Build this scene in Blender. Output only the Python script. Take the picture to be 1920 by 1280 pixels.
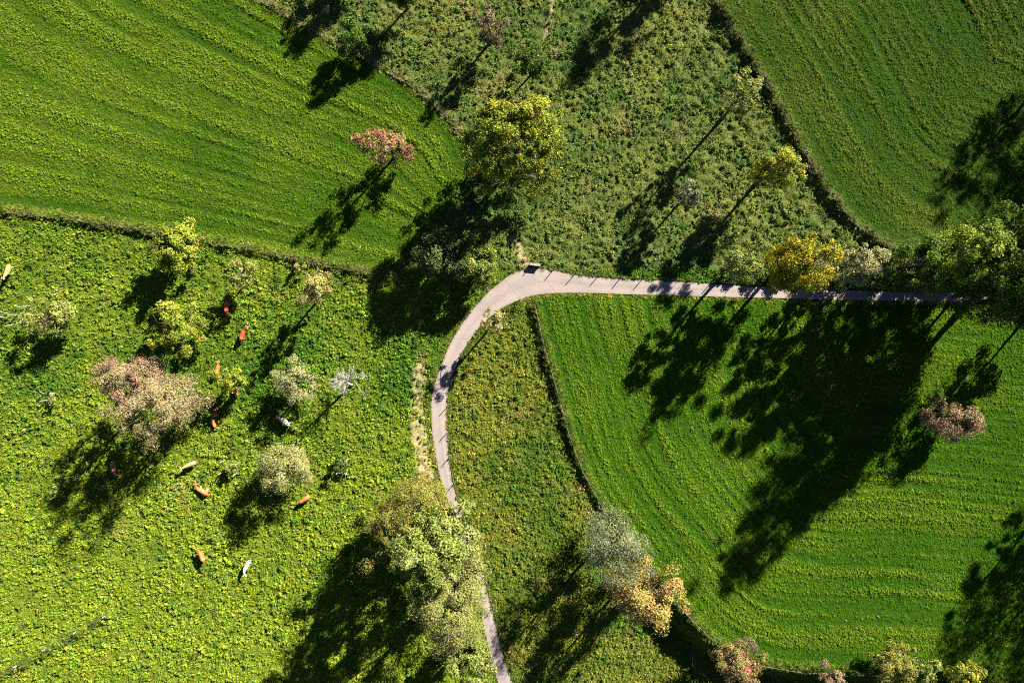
import bpy, bmesh, math, random
import numpy as np
from mathutils import Vector, Matrix

for o in list(bpy.data.objects):
    bpy.data.objects.remove(o)
SC = bpy.context.scene
COL = SC.collection

# ------------------------------------------------------------------ camera, sky, sun, exposure
H = 118.4                      # height of the drone above the meadow, metres
S = H * 1.5 / 1920.0           # metres on the ground per photo pixel (24 mm lens on 36 mm)
SUN_EL = 29.5
SUN_DIR = (0.65, 0.76)         # horizontal direction towards the sun
cam = bpy.data.cameras.new('camera')
cam.lens = 24.0; cam.sensor_width = 36.0; cam.sensor_fit = 'HORIZONTAL'
cam.clip_start = 1.0; cam.clip_end = 6000.0
camo = bpy.data.objects.new('camera', cam); COL.objects.link(camo)
camo.location = (0, 0, H); camo.rotation_euler = (0, 0, 0)
SC.camera = camo

W = bpy.data.worlds.new('World'); SC.world = W; W.use_nodes = True
nt = W.node_tree; nt.nodes.clear()
sky = nt.nodes.new('ShaderNodeTexSky'); sky.sky_type = 'NISHITA'; sky.sun_disc = False
sky.sun_elevation = math.radians(SUN_EL); sky.sun_rotation = math.atan2(SUN_DIR[0], SUN_DIR[1])
sky.air_density = 0.30; sky.dust_density = 0.0; sky.ozone_density = 2.5
bg = nt.nodes.new('ShaderNodeBackground'); bg.inputs['Strength'].default_value = 0.05
wo = nt.nodes.new('ShaderNodeOutputWorld')
nt.links.new(sky.outputs[0], bg.inputs[0]); nt.links.new(bg.outputs[0], wo.inputs[0])

sl = bpy.data.lights.new('sun', 'SUN'); sl.energy = 5.0; sl.angle = math.radians(0.5)
sl.color = (1.0, 0.93, 0.80)
slo = bpy.data.objects.new('sun', sl); COL.objects.link(slo)
_n = math.hypot(*SUN_DIR)
_sv = Vector((SUN_DIR[0] / _n * math.cos(math.radians(SUN_EL)), SUN_DIR[1] / _n * math.cos(math.radians(SUN_EL)), math.sin(math.radians(SUN_EL))))
slo.rotation_euler = _sv.to_track_quat('Z', 'Y').to_euler(); slo.location = (60, 70, 90)

SC.view_settings.view_transform = 'Standard'; SC.view_settings.look = 'None'
SC.view_settings.exposure = 1.8; SC.view_settings.gamma = 1.0
SC.view_settings.use_curve_mapping = False
SC.render.engine = 'CYCLES'
SC.cycles.filter_width = 1.05; SC.cycles.use_denoising = False
SC.cycles.max_bounces = 4; SC.cycles.diffuse_bounces = 1; SC.cycles.transmission_bounces = 2

# ------------------------------------------------------------------ helpers
def P(px, py, h=0.0):
    """photo pixel -> world xy of the point at height h that this pixel looks at"""
    k = 1.0 - h / H
    return ((px - 960.0) * S * k, (640.0 - py) * S * k)
def PL(pts): return np.array([P(*p) for p in pts])

_rng0 = np.random.default_rng(7)
_PERM = np.concatenate([_rng0.permutation(512)] * 2)
_ANG = _rng0.uniform(0, 2 * np.pi, 512); _GX, _GY = np.cos(_ANG), np.sin(_ANG)
def perlin(x, y, seed=0):
    x = np.asarray(x, float) + seed * 37.17; y = np.asarray(y, float) + seed * 91.73
    xi = np.floor(x).astype(np.int64); yi = np.floor(y).astype(np.int64)
    fx, fy = x - xi, y - yi
    u = fx * fx * fx * (fx * (fx * 6 - 15) + 10); v = fy * fy * fy * (fy * (fy * 6 - 15) + 10)
    def g(ix, iy, dx, dy):
        h = _PERM[_PERM[ix & 511] + (iy & 511)]
        return _GX[h] * dx + _GY[h] * dy
    a = g(xi, yi, fx, fy); b = g(xi + 1, yi, fx - 1, fy)
    c = g(xi, yi + 1, fx, fy - 1); d = g(xi + 1, yi + 1, fx - 1, fy - 1)
    return ((a + (b - a) * u) * (1 - v) + (c + (d - c) * u) * v) * 1.45
def fbm(x, y, oct=3, seed=0, gain=0.5):
    t = 0; amp = 1; f = 1; n = 0
    for i in range(oct):
        t = t + amp * perlin(x * f, y * f, seed + i); n += amp; amp *= gain; f *= 2.03
    return t / n
def sstep(a, b, x):
    t = np.clip((x - a) / (b - a), 0, 1); return t * t * (3 - 2 * t)
def inpoly(x, y, poly):
    r = np.zeros(x.shape, bool); n = len(poly); j = n - 1
    for i in range(n):
        xi, yi = poly[i]; xj, yj = poly[j]
        if yi != yj:
            c = ((yi > y) != (yj > y)) & (x < (xj - xi) * (y - yi) / (yj - yi) + xi)
            r ^= c
        j = i
    return r
def polydist(x, y, pl):
    """distance to a polyline, arc length of the nearest point, signed side (+ left of its direction)"""
    best = np.full(x.shape, 1e9); arc = np.zeros(x.shape); side = np.zeros(x.shape); L = 0.0
    for i in range(len(pl) - 1):
        ax, ay = pl[i]; bx, by = pl[i + 1]; dx, dy = bx - ax, by - ay; l = math.hypot(dx, dy)
        if l < 1e-6: continue
        t = np.clip(((x - ax) * dx + (y - ay) * dy) / (l * l), 0, 1)
        d = np.hypot(x - ax - t * dx, y - ay - t * dy)
        m = d < best
        best = np.where(m, d, best); arc = np.where(m, L + t * l, arc)
        side = np.where(m, np.sign(dx * (y - ay) - dy * (x - ax)), side); L += l
    return best, arc, side
def resample(pl, step, smooth=3):
    pl = np.asarray(pl, float)
    for _ in range(smooth):                       # Chaikin, ends kept
        q = np.empty((2 * len(pl) - 2, 2)); q[0::2] = pl[:-1] * .75 + pl[1:] * .25; q[1::2] = pl[:-1] * .25 + pl[1:] * .75
        pl = np.vstack([pl[:1], q, pl[-1:]])
    d = np.concatenate([[0], np.cumsum(np.hypot(*np.diff(pl, axis=0).T))])
    n = max(2, int(d[-1] / step) + 1); t = np.linspace(0, d[-1], n)
    return np.stack([np.interp(t, d, pl[:, 0]), np.interp(t, d, pl[:, 1])], 1)

def mesh_np(name, V, F, smooth=False):
    """V (n,3); F (m,3) or (m,4) array of faces"""
    V = np.ascontiguousarray(V, np.float32); F = np.ascontiguousarray(F, np.int32)
    me = bpy.data.meshes.new(name); k = F.shape[1]
    me.vertices.add(len(V)); me.vertices.foreach_set('co', V.ravel())
    me.loops.add(F.size); me.loops.foreach_set('vertex_index', F.ravel())
    me.polygons.add(len(F)); me.polygons.foreach_set('loop_start', np.arange(0, F.size, k, dtype=np.int32))
    me.update(calc_edges=True)
    me.polygons.foreach_set('use_smooth', np.full(len(F), smooth, bool))
    return me
def color_attr(me, name, C):
    a = me.attributes.new(name, 'FLOAT_COLOR', 'POINT')
    C4 = np.ones((len(C), 4), np.float32); C4[:, :3] = C; a.data.foreach_set('color', C4.ravel())
def link(name, me, mat=None, parent=None):
    o = bpy.data.objects.new(name, me); COL.objects.link(o)
    if mat is not None:
        if me is not None and len(me.materials) == 0: me.materials.append(mat)
    if parent is not None: o.parent = parent
    return o
def tag(o, label=None, cat=None, group=None, kind=None):
    if label: o['label'] = label
    if cat: o['category'] = cat
    if group: o['group'] = group
    if kind: o['kind'] = kind
    return o
def empty(name, loc, rz=0.0):
    o = bpy.data.objects.new(name, None); COL.objects.link(o); o.location = loc
    o.rotation_euler = (0, 0, rz); o.empty_display_size = 0.3
    return o
class MB:
    """collects tubes and boxes into one mesh"""
    def __init__(s): s.V = []; s.F = []; s.n = 0
    def tube(s, pts, rad, sides=6, cap=True):
        pts = np.asarray(pts, float); rad = np.asarray(rad, float); n = len(pts)
        T = np.gradient(pts, axis=0); T /= np.linalg.norm(T, axis=1)[:, None] + 1e-9
        ref = np.array([0., 0, 1]) if abs(T[0, 2]) < .9 else np.array([1., 0, 0])
        N = np.cross(T, ref); N /= np.linalg.norm(N, axis=1)[:, None] + 1e-9
        B = np.cross(T, N)
        a = np.linspace(0, 2 * np.pi, sides, endpoint=False)
        ring = pts[:, None, :] + rad[:, None, None] * (np.cos(a)[None, :, None] * N[:, None, :] + np.sin(a)[None, :, None] * B[:, None, :])
        V = ring.reshape(-1, 3); i = np.arange(n - 1)[:, None] * sides; j = np.arange(sides)[None, :]; k = (j + 1) % sides
        F = np.stack([i + j, i + k, i + sides + k, i + sides + j], -1).reshape(-1, 4)
        if cap:
            V = np.vstack([V, pts[-1:], pts[:1]]); c = n * sides
            jj = np.arange(sides); kk = (jj + 1) % sides; b = (n - 1) * sides
            F = np.vstack([F, np.stack([b + jj, b + kk, np.full(sides, c), np.full(sides, c)], -1), np.stack([kk, jj, np.full(sides, c + 1), np.full(sides, c + 1)], -1)])
        s.V.append(V); s.F.append(F + s.n); s.n += len(V)
    def quads(s, V, F): s.V.append(np.asarray(V, float)); s.F.append(np.asarray(F) + s.n); s.n += len(V)
    def box(s, c, size, rz=0):
        x, y, z = [v / 2 for v in size]
        V = np.array([[a * x, b * y, d * z] for d in (-1, 1) for a, b in ((-1, -1), (1, -1), (1, 1), (-1, 1))])
        R = np.array([[math.cos(rz), -math.sin(rz), 0], [math.sin(rz), math.cos(rz), 0], [0, 0, 1]])
        s.quads(V @ R.T + np.array(c), np.array([[3, 2, 1, 0], [4, 5, 6, 7], [0, 1, 5, 4], [1, 2, 6, 5], [2, 3, 7, 6], [3, 0, 4, 7]]))
    def mesh(s, name, smooth=True):
        me = bpy.data.meshes.new(name)
        V = np.vstack(s.V); F = np.vstack(s.F)
        faces = [tuple(f[:3]) if f[2] == f[3] else tuple(f) for f in F.tolist()]
        me.from_pydata(V.tolist(), [], faces); me.update()
        me.polygons.foreach_set('use_smooth', np.full(len(me.polygons), smooth, bool))
        return me

# ------------------------------------------------------------------ materials
def newmat(name):
    m = bpy.data.materials.new(name); m.use_nodes = True; t = m.node_tree; t.nodes.clear()
    out = t.nodes.new('ShaderNodeOutputMaterial'); return m, t, out
def N(t, typ, **kw):
    n = t.nodes.new(typ)
    for k, v in kw.items():
        if k in n.inputs: n.inputs[k].default_value = v
        else: setattr(n, k, v)
    return n
def princ(t, out, rough=.85, spec=.15):
    b = N(t, 'ShaderNodeBsdfPrincipled'); b.inputs['Roughness'].default_value = rough
    b.inputs['Specular IOR Level'].default_value = spec; t.links.new(b.outputs[0], out.inputs[0]); return b
def mul(t, a, b, mode='MULTIPLY', fac=1.0):
    m = N(t, 'ShaderNodeMix', data_type='RGBA', blend_type=mode); m.inputs[0].default_value = fac
    t.links.new(a, m.inputs[6]); t.links.new(b, m.inputs[7]); return m.outputs[2]
def ramp(t, src, stops):
    r = N(t, 'ShaderNodeValToRGB'); e = r.color_ramp.elements
    while len(e) < len(stops): e.new(0.5)
    for i, (p, c) in enumerate(stops): e[i].position = p; e[i].color = (*c, 1)
    t.links.new(src, r.inputs[0]); return r.outputs[0]

def mat_ground():
    m, t, out = newmat('meadow_ground'); b = princ(t, out, .95, .05)
    a = N(t, 'ShaderNodeAttribute', attribute_name='tint')
    g = N(t, 'ShaderNodeNewGeometry')
    n = N(t, 'ShaderNodeTexNoise', Scale=3.2, Detail=5.0, Roughness=.65); t.links.new(g.outputs['Position'], n.inputs['Vector'])
    r = ramp(t, n.outputs[0], [(.3, (.55, .55, .5)), (.7, (1.35, 1.3, 1.25))])
    t.links.new(mul(t, a.outputs['Color'], r), b.inputs['Base Color'])
    bp = N(t, 'ShaderNodeBump', Strength=.9, Distance=.18); t.links.new(n.outputs[0], bp.inputs['Height'])
    t.links.new(bp.outputs[0], b.inputs['Normal']); return m
def mat_tuft():
    m, t, out = newmat('grass_blades')
    a = N(t, 'ShaderNodeAttribute', attribute_name='tint', attribute_type='INSTANCER')
    v = N(t, 'ShaderNodeAttribute', attribute_name='shade')
    c = mul(t, a.outputs['Color'], v.outputs['Color'])
    d = N(t, 'ShaderNodeBsdfDiffuse'); tr = N(t, 'ShaderNodeBsdfTranslucent'); mx = N(t, 'ShaderNodeMixShader'); mx.inputs[0].default_value = .12
    t.links.new(c, d.inputs[0]); t.links.new(c, tr.inputs[0]); t.links.new(d.outputs[0], mx.inputs[1]); t.links.new(tr.outputs[0], mx.inputs[2])
    t.links.new(mx.outputs[0], out.inputs[0]); return m
def mat_leaf():
    m, t, out = newmat('tree_leaves')
    a = N(t, 'ShaderNodeAttribute', attribute_name='tint')
    d = N(t, 'ShaderNodeBsdfPrincipled'); d.inputs['Roughness'].default_value = .7; d.inputs['Specular IOR Level'].default_value = .06
    tr = N(t, 'ShaderNodeBsdfTranslucent'); mx = N(t, 'ShaderNodeMixShader'); mx.inputs[0].default_value = .12
    t.links.new(a.outputs['Color'], d.inputs['Base Color']); t.links.new(a.outputs['Color'], tr.inputs[0])
    t.links.new(d.outputs[0], mx.inputs[1]); t.links.new(tr.outputs[0], mx.inputs[2]); t.links.new(mx.outputs[0], out.inputs[0]); return m
def mat_noise(name, c0, c1, scale=6.0, rough=.9, bump=.4, dist=.03, spec=.15, stretch=None):
    m, t, out = newmat(name); b = princ(t, out, rough, spec)
    tc = N(t, 'ShaderNodeTexCoord'); src = tc.outputs['Object']
    if stretch:
        mp = N(t, 'ShaderNodeMapping'); mp.inputs['Scale'].default_value = stretch; t.links.new(src, mp.inputs[0]); src = mp.outputs[0]
    n = N(t, 'ShaderNodeTexNoise', Scale=scale, Detail=5.0, Roughness=.6); t.links.new(src, n.inputs['Vector'])
    t.links.new(ramp(t, n.outputs[0], [(.3, c0), (.7, c1)]), b.inputs['Base Color'])
    bp = N(t, 'ShaderNodeBump', Strength=bump, Distance=dist); t.links.new(n.outputs[0], bp.inputs['Height'])
    t.links.new(bp.outputs[0], b.inputs['Normal']); return m
def mat_path():
    m, t, out = newmat('concrete_path'); b = princ(t, out, .9, .2)
    g = N(t, 'ShaderNodeNewGeometry')
    n1 = N(t, 'ShaderNodeTexNoise', Scale=.22, Detail=4.0, Roughness=.6); t.links.new(g.outputs['Position'], n1.inputs['Vector'])
    n2 = N(t, 'ShaderNodeTexNoise', Scale=5.0, Detail=6.0, Roughness=.7); t.links.new(g.outputs['Position'], n2.inputs['Vector'])
    c = ramp(t, n1.outputs[0], [(.3, (.25, .215, .205)), (.52, (.31, .262, .245)), (.75, (.35, .29, .265))])
    c = mul(t, c, ramp(t, n2.outputs[0], [(.28, (.70, .70, .72)), (.5, (1, 1, 1)), (.75, (1.1, 1.08, 1.05))]))
    a = N(t, 'ShaderNodeAttribute', attribute_name='track')     # u across 0..1, v metres along, z unused
    sx = N(t, 'ShaderNodeSeparateXYZ'); t.links.new(a.outputs['Vector'], sx.inputs[0])
    # worn wheel tracks and a wandering lengthwise crack
    nw = N(t, 'ShaderNodeTexNoise', Scale=.5, Detail=3.0); t.links.new(g.outputs['Position'], nw.inputs['Vector'])
    ad = N(t, 'ShaderNodeMath', operation='MULTIPLY_ADD'); ad.inputs[1].default_value = .22; t.links.new(nw.outputs[0], ad.inputs[0]); t.links.new(sx.outputs[0], ad.inputs[2])
    cr = ramp(t, ad.outputs[0], [(.0, (1, 1, 1)), (.655, (1, 1, 1)), (.665, (.62, .6, .6)), (.675, (1, 1, 1))])
    c = mul(t, c, cr)
    wt = ramp(t, sx.outputs[0], [(0, (.75, .68, .55)), (.05, (.95, .92, .88)), (.2, (1.04, 1.03, 1.02)), (.5, (.93, .92, .93)), (.8, (1.04, 1.03, 1.02)), (.96, (.95, .93, .9)), (1, (.8, .75, .62))])
    c = mul(t, c, wt)
    # transverse joints about every six metres
    md = N(t, 'ShaderNodeMath', operation='PINGPONG'); md.inputs[1].default_value = 3.1
    ad2 = N(t, 'ShaderNodeMath', operation='MULTIPLY_ADD'); ad2.inputs[1].default_value = .7; t.links.new(nw.outputs[0], ad2.inputs[0]); t.links.new(sx.outputs[1], ad2.inputs[2])
    t.links.new(ad2.outputs[0], md.inputs[0])
    c = mul(t, c, ramp(t, md.outputs[0], [(0, (.72, .7, .7)), (.03, (.74, .72, .72)), (.06, (1, 1, 1))]))
    t.links.new(c, b.inputs['Base Color'])
    bp = N(t, 'ShaderNodeBump', Strength=.4, Distance=.02); t.links.new(n2.outputs[0], bp.inputs['Height']); t.links.new(bp.outputs[0], b.inputs['Normal'])
    return m
def mat_cow():
    m, t, out = newmat('cow_hide'); b = princ(t, out, .6, .25)
    oi = N(t, 'ShaderNodeObjectInfo'); tc = N(t, 'ShaderNodeTexCoord')
    n = N(t, 'ShaderNodeTexNoise', Scale=1.3, Detail=3.0); t.links.new(tc.outputs['Object'], n.inputs['Vector'])
    sx = N(t, 'ShaderNodeSeparateXYZ'); t.links.new(tc.outputs['Object'], sx.inputs[0])
    pale = N(t, 'ShaderNodeRGB'); pale.outputs[0].default_value = (.62, .50, .36, 1)
    mx = N(t, 'ShaderNodeMix', data_type='RGBA'); t.links.new(ramp(t, n.outputs[0], [(.45, (0, 0, 0)), (.72, (.45, .45, .45))]), mx.inputs[0])
    t.links.new(oi.outputs['Color'], mx.inputs[6]); t.links.new(pale.outputs[0], mx.inputs[7])
    # pale lower legs
    mx2 = N(t, 'ShaderNodeMix', data_type='RGBA'); t.links.new(ramp(t, sx.outputs[2], [(.18, (.8, .8, .8)), (.42, (0, 0, 0))]), mx2.inputs[0])
    t.links.new(mx.outputs[2], mx2.inputs[6]); t.links.new(pale.outputs[0], mx2.inputs[7])
    t.links.new(mx2.outputs[2], b.inputs['Base Color']); return m
def mat_plain(name, c, rough=.7):
    m, t, out = newmat(name); b = princ(t, out, rough, .3)
    tc = N(t, 'ShaderNodeTexCoord'); n = N(t, 'ShaderNodeTexNoise', Scale=9.0, Detail=3.0); t.links.new(tc.outputs['Object'], n.inputs['Vector'])
    t.links.new(ramp(t, n.outputs[0], [(.3, tuple(x * .75 for x in c)), (.7, tuple(min(1, x * 1.15) for x in c))]), b.inputs['Base Color']); return m

M_GROUND = mat_ground(); M_TUFT = mat_tuft(); M_LEAF = mat_leaf(); M_PATH = mat_path(); M_COW = mat_cow()
M_BARK = mat_noise('bark', (.05, .04, .03), (.13, .105, .08), 9, stretch=(3, 3, .6))
M_PALEBARK = mat_noise('weathered_bark', (.24, .22, .20), (.50, .47, .43), 8, stretch=(3, 3, .6))
M_POST = mat_noise('weathered_wood', (.34, .31, .27), (.62, .58, .52), 14, stretch=(3, 3, .5))
M_DARKPOST = mat_noise('old_post_wood', (.10, .085, .065), (.22, .19, .15), 14, stretch=(3, 3, .5))
M_WIRE = mat_plain('fence_wire', (.22, .22, .22), .5)
M_TAPE = mat_plain('white_fence_tape', (.55, .55, .54), .6)
M_STONE = mat_noise('concrete_wall', (.22, .20, .18), (.38, .35, .31), 5)
M_HORN = mat_plain('horn', (.55, .48, .36), .4)
M_DUNG = mat_noise('soil', (.10, .07, .045), (.24, .18, .12), 5)

# ------------------------------------------------------------------ lines of the land (photo pixels)
L_TL_LOW = [(-160, 378), (0, 394), (100, 404), (200, 419), (290, 433), (400, 452), (500, 471), (600, 494), (690, 507), (735, 516)]
L_TL_UP = [(330, -110), (490, 0), (550, 34), (640, 88), (720, 126), (795, 172), (858, 235), (880, 300)]
L_TR = [(1268, -120), (1338, 0), (1395, 92), (1440, 163), (1482, 240), (1520, 312), (1562, 378), (1612, 428), (1668, 466), (1720, 484)]
L_BR = [(1003, 566), (1018, 640), (1043, 720), (1070, 815), (1098, 890), (1140, 962), (1205, 1050), (1262, 1115), (1332, 1198), (1412, 1240), (1540, 1256), (1660, 1256), (1810, 1270), (2100, 1300)]
L_BL = [(-150, 1330), (0, 1262), (60, 1236), (110, 1206), (165, 1172), (207, 1148)]
PATH_L = [(985, 1400), (932, 1280), (912, 1200), (896, 1120), (880, 1062), (848, 962), (828, 905), (815, 850), (809, 800), (808, 755), (812, 730), (819, 708), (835, 662), (860, 615), (888, 578), (915, 547), (945, 523), (967, 509), (994, 501), (1035, 507), (1085, 517), (1160, 523), (1240, 526), (1300, 530), (1400, 536), (1500, 541), (1600, 545), (1700, 547), (1815, 548), (1960, 548), (2160, 546)]
PATH_R = [(1012, 1400), (959, 1280), (936, 1200), (917, 1120), (900, 1062), (864, 962), (848, 905), (840, 850), (837, 800), (838, 755), (841, 730), (847, 708), (862, 670), (880, 637), (907, 605), (935, 581), (960, 568), (985, 558), (1010, 552), (1047, 549), (1110, 549), (1180, 552), (1240, 553), (1300, 555), (1370, 557), (1473, 559), (1517, 561), (1600, 563), (1682, 564), (1814, 565), (1960, 566), (2160, 565)]
pl_tl_low = resample(PL(L_TL_LOW), 1.0); pl_tl_up = resample(PL(L_TL_UP), 1.0)
pl_tr = resample(PL(L_TR), 1.0); pl_br = resample(PL(L_BR), 1.0); pl_bl = resample(PL(L_BL), 1.0)
def pathedge(E):
    return resample(PL(E), .5, 2)
def match(a, n):
    t = np.linspace(0, 1, len(a)); u = np.linspace(0, 1, n); return np.stack([np.interp(u, t, a[:, 0]), np.interp(u, t, a[:, 1])], 1)
# both edges have the same number of control points: resample them in step
def param(E, n):
    E = PL(E)
    for _ in range(3):
        q = np.empty((2 * len(E) - 2, 2)); q[0::2] = E[:-1] * .75 + E[1:] * .25; q[1::2] = E[:-1] * .25 + E[1:] * .75
        E = np.vstack([E[:1], q, E[-1:]])
    return match(E, n)
NP_ = 900
pe_l = param(PATH_L, NP_); pe_r = param(PATH_R, NP_)
pl_path = resample((pe_l + pe_r) / 2, 1.0, 0)
PATH_POLY = np.vstack([pe_l[::3], pe_r[::-3]])
# zones
BIG = 2600
Z_TL = np.vstack([pl_tl_up, PL([(872, 330), (835, 400), (770, 470), (735, 516)]), pl_tl_low[::-1], PL([(-400, 370), (-400, -200), (330, -200)])])
Z_TR = np.vstack([pl_tr, PL([(1780, 498), (1960, 500), (2300, 500), (2300, -300), (1200, -300)])])
Z_BR = np.vstack([pl_br, PL([(2300, 1300), (2300, 562)]), pe_r[::-1][(pe_r[::-1][:, 0] > P(1003, 0)[0]) & (pe_r[::-1][:, 1] > P(0, 580)[1])][::4]])
SOIL = [(resample(PL([(786, 690), (782, 760), (790, 830)]), 1.0), 1.2, .6), (resample(PL([(784, 800), (790, 840), (800, 895)]), 1.0), 1.5, .75), (resample(PL([(962, 450), (984, 492)]), .6), .75, .8),
        (resample(PL([(1005, 500), (1060, 508)]), .6), .3, .4), (resample(PL([(712, 0), (730, 60)]), 1), .5, .0), (resample(PL([(1032, 0), (1028, 60), (1024, 70)]), 1), .55, .45)]

def zone_of(x, y):
    z = np.full(x.shape, 2)                                  # 2 left pasture, 3 rough top meadow, 6 rough strip
    d, s, side = polydist(x, y, pl_path)
    east = side < 0                                          # right hand of the path going up from the bottom = south/east
    z = np.where(east, 6, z)
    north = (~east) & ((y > P(0, 505)[1]) & (x > P(735, 0)[0]) | (y > P(0, 250)[1]) & (x > P(250, 0)[0]))
    z = np.where(north, 3, z)
    z = np.where(inpoly(x, y, Z_TL), 1, z); z = np.where(inpoly(x, y, Z_TR), 4, z); z = np.where(inpoly(x, y, Z_BR), 5, z)
    z = np.where(inpoly(x, y, PATH_POLY), 0, z)
    return z, d

def rowfield(x, y, z):
    """mowing rows: value about -1..1 for the mown fields, 0 elsewhere"""
    r = np.zeros(x.shape)
    m = z == 1
    if m.any():
        d1, s1, _ = polydist(x[m], y[m], pl_tl_low); d2, _, _ = polydist(x[m], y[m], pl_tl_up)
        c = d1 / (d1 + d2 + 1e-6) * 46
        r[m] = .70 * perlin(c / 1.5, s1 / 50, 11) + .6 * perlin(c / 4.2, s1 / 90, 12) + .3 * perlin(c / .6, s1 / 25, 13)
    for zz, pl, sd in ((4, pl_tr, 21), (5, pl_br, 31)):
        m = z == zz
        if m.any():
            d1, s1, _ = polydist(x[m], y[m], pl)
            if zz == 5:
                d1 = d1 + 1.2 * fbm(x[m] / 30, y[m] / 30, 2, 5)
            r[m] = .70 * perlin(d1 / 1.25, s1 / 50, sd) + .40 * perlin(d1 / 5.2, s1 / 110, sd + 1) + .40 * perlin(d1 / .66, s1 / 18, sd + 2)
    return np.clip(r * np.clip(.95 + .9 * fbm(x / 17, y / 17, 2, 119), .3, 1.6), -1.2, 1.2)

C_ = {  # (green, light, dry)
    1: ((.048, .115, .007), (.115, .185, .014), (.17, .17, .03)),
    2: ((.070, .155, .016), (.185, .255, .022), (.31, .26, .07)),
    3: ((.085, .150, .034), (.200, .230, .055), (.28, .23, .09)),
    4: ((.042, .096, .010), (.100, .145, .020), (.18, .16, .05)),
    5: ((.042, .118, .006), (.100, .175, .012), (.17, .17, .03)),
    6: ((.080, .145, .018), (.195, .215, .030), (.28, .22, .07)),
    0: ((.06, .06, .03), (.09, .09, .04), (.15, .12, .07))}
def tint(x, y, z, row):
    g = np.zeros(x.shape + (3,))
    n_big = fbm(x / 16, y / 16, 3, 41); n_mid = fbm(x / 3.6, y / 3.6, 3, 45); n_dry = fbm(x / 7 + 9, y / 7, 4, 51)
    for k, (a, b, c) in C_.items():
        m = z == k
        if not m.any(): continue
        a, b, c = map(np.array, (a, b, c))
        mown = k in (1, 4, 5)
        f = .5 + 1.1 * n_big[m] + .7 * n_mid[m]
        if mown: f = .45 + .6 * n_big[m] + .3 * n_mid[m] + 1.25 * row[m]
        if k == 2:       # greener towards the upper meadow edge, yellower down the slope
            f = f + .55 * sstep(-2, -28, y[m]) - .30 * sstep(-62, -25, x[m]) * sstep(-22, 4, y[m]) + .12
        if k == 1: f = f + .25 * sstep(-20, -80, x[m]) 
        if k == 4: f = f - .35 * sstep(35, 80, x[m]) * sstep(15, 50, y[m]) + .35 * sstep(26, 17, y[m])
        f = np.clip(f, 0, 1)[:, None]
        col = a * (1 - f) + b * f
        dry = sstep(.30, .62, n_dry[m] + (.10 if k in (3, 6) else 0) - (.16 if mown else 0))[:, None] * (.55 if not mown else .4)
        g[m] = (col * (1 - dry) + c * dry) * 1.2
    return g
def soil_mask(x, y):
    s = np.zeros(x.shape)
    for pl, w, amt in SOIL:
        d, _, _ = polydist(x, y, pl)
        s = np.maximum(s, amt * sstep(1.3, .45, d / w + .8 * fbm(x / .9, y / .9, 3, 61)))
    return s

# embankment that falls away beyond the lower fence
def bank(x, y):
    d, s, side = polydist(x, y, pl_br)
    L = pl_br; i0 = np.argmin(np.hypot(*(L - np.array(P(1228, 1078))).T)); i1 = np.argmin(np.hypot(*(L - np.array(P(1660, 1256))).T))
    arc = np.concatenate([[0], np.cumsum(np.hypot(*np.diff(L, axis=0).T))])
    w = sstep(arc[i0] - 1, arc[i0] + 6, s) * (1 - sstep(arc[i1] - 2, arc[i1] + 10, s))
    sd = np.where(side < 0, d, -d)          # positive on the outer side (south-west of the line)
    return -3.6 * w * sstep(.5, 4.2, sd)
def ridge(x, y):
    r = np.zeros(x.shape)
    for pl, h, w in ((pl_tr, .75, .8), (pl_tl_low, .5, .75), (pl_br, .70, .65), (pl_bl, .55, .7), (pl_tl_up, .2, .7)):
        m = (x > pl[:, 0].min() - 3) & (x < pl[:, 0].max() + 3) & (y > pl[:, 1].min() - 3) & (y < pl[:, 1].max() + 3)
        if m.any():
            d, s, _ = polydist(x[m], y[m], pl)
            r[m] = np.maximum(r[m], h * np.exp(-(d / w) ** 2) * (.8 + .5 * perlin(s / 3.0, s * 0 + 3, 7)))
    return r
def relief(x, y, z, row, dpath):
    """clumps, hummocks and mowing rows on top of the lie of the land"""
    rough = np.select([z == 2, z == 3, z == 6, z == 0], [1.0, 1.1, .95, 0.], .36)
    h = rough * (.32 * fbm(x / 1.05, y / 1.05, 2, 71, .6) + .12 * fbm(x / 4, y / 4, 2, 75)) + np.where((z == 1) | (z == 4) | (z == 5),  .13 * row, 0)
    hm = sstep(.22, .6, fbm(x / 2.2, y / 2.2, 2, 79)); h = h + np.where(z == 3, .28 * hm, 0)
    m = z == 3
    if m.any():            # cattle-trodden terraces running along the bank
        d, a, _ = polydist(x[m], y[m], pl_tr); h[m] += .22 * perlin(d / 1.5, a / 14, 77) * sstep(30, 10, d)
    w = sstep(1.6, 3.2, dpath); return h * w - .06 * (1 - w)
def gz(x, y):
    """height of the ground without its small relief"""
    x = np.atleast_1d(np.asarray(x, float)); y = np.atleast_1d(np.asarray(y, float))
    return bank(x, y) + ridge(x, y)
def gz1(x, y): return float(gz(x, y)[0])

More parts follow.
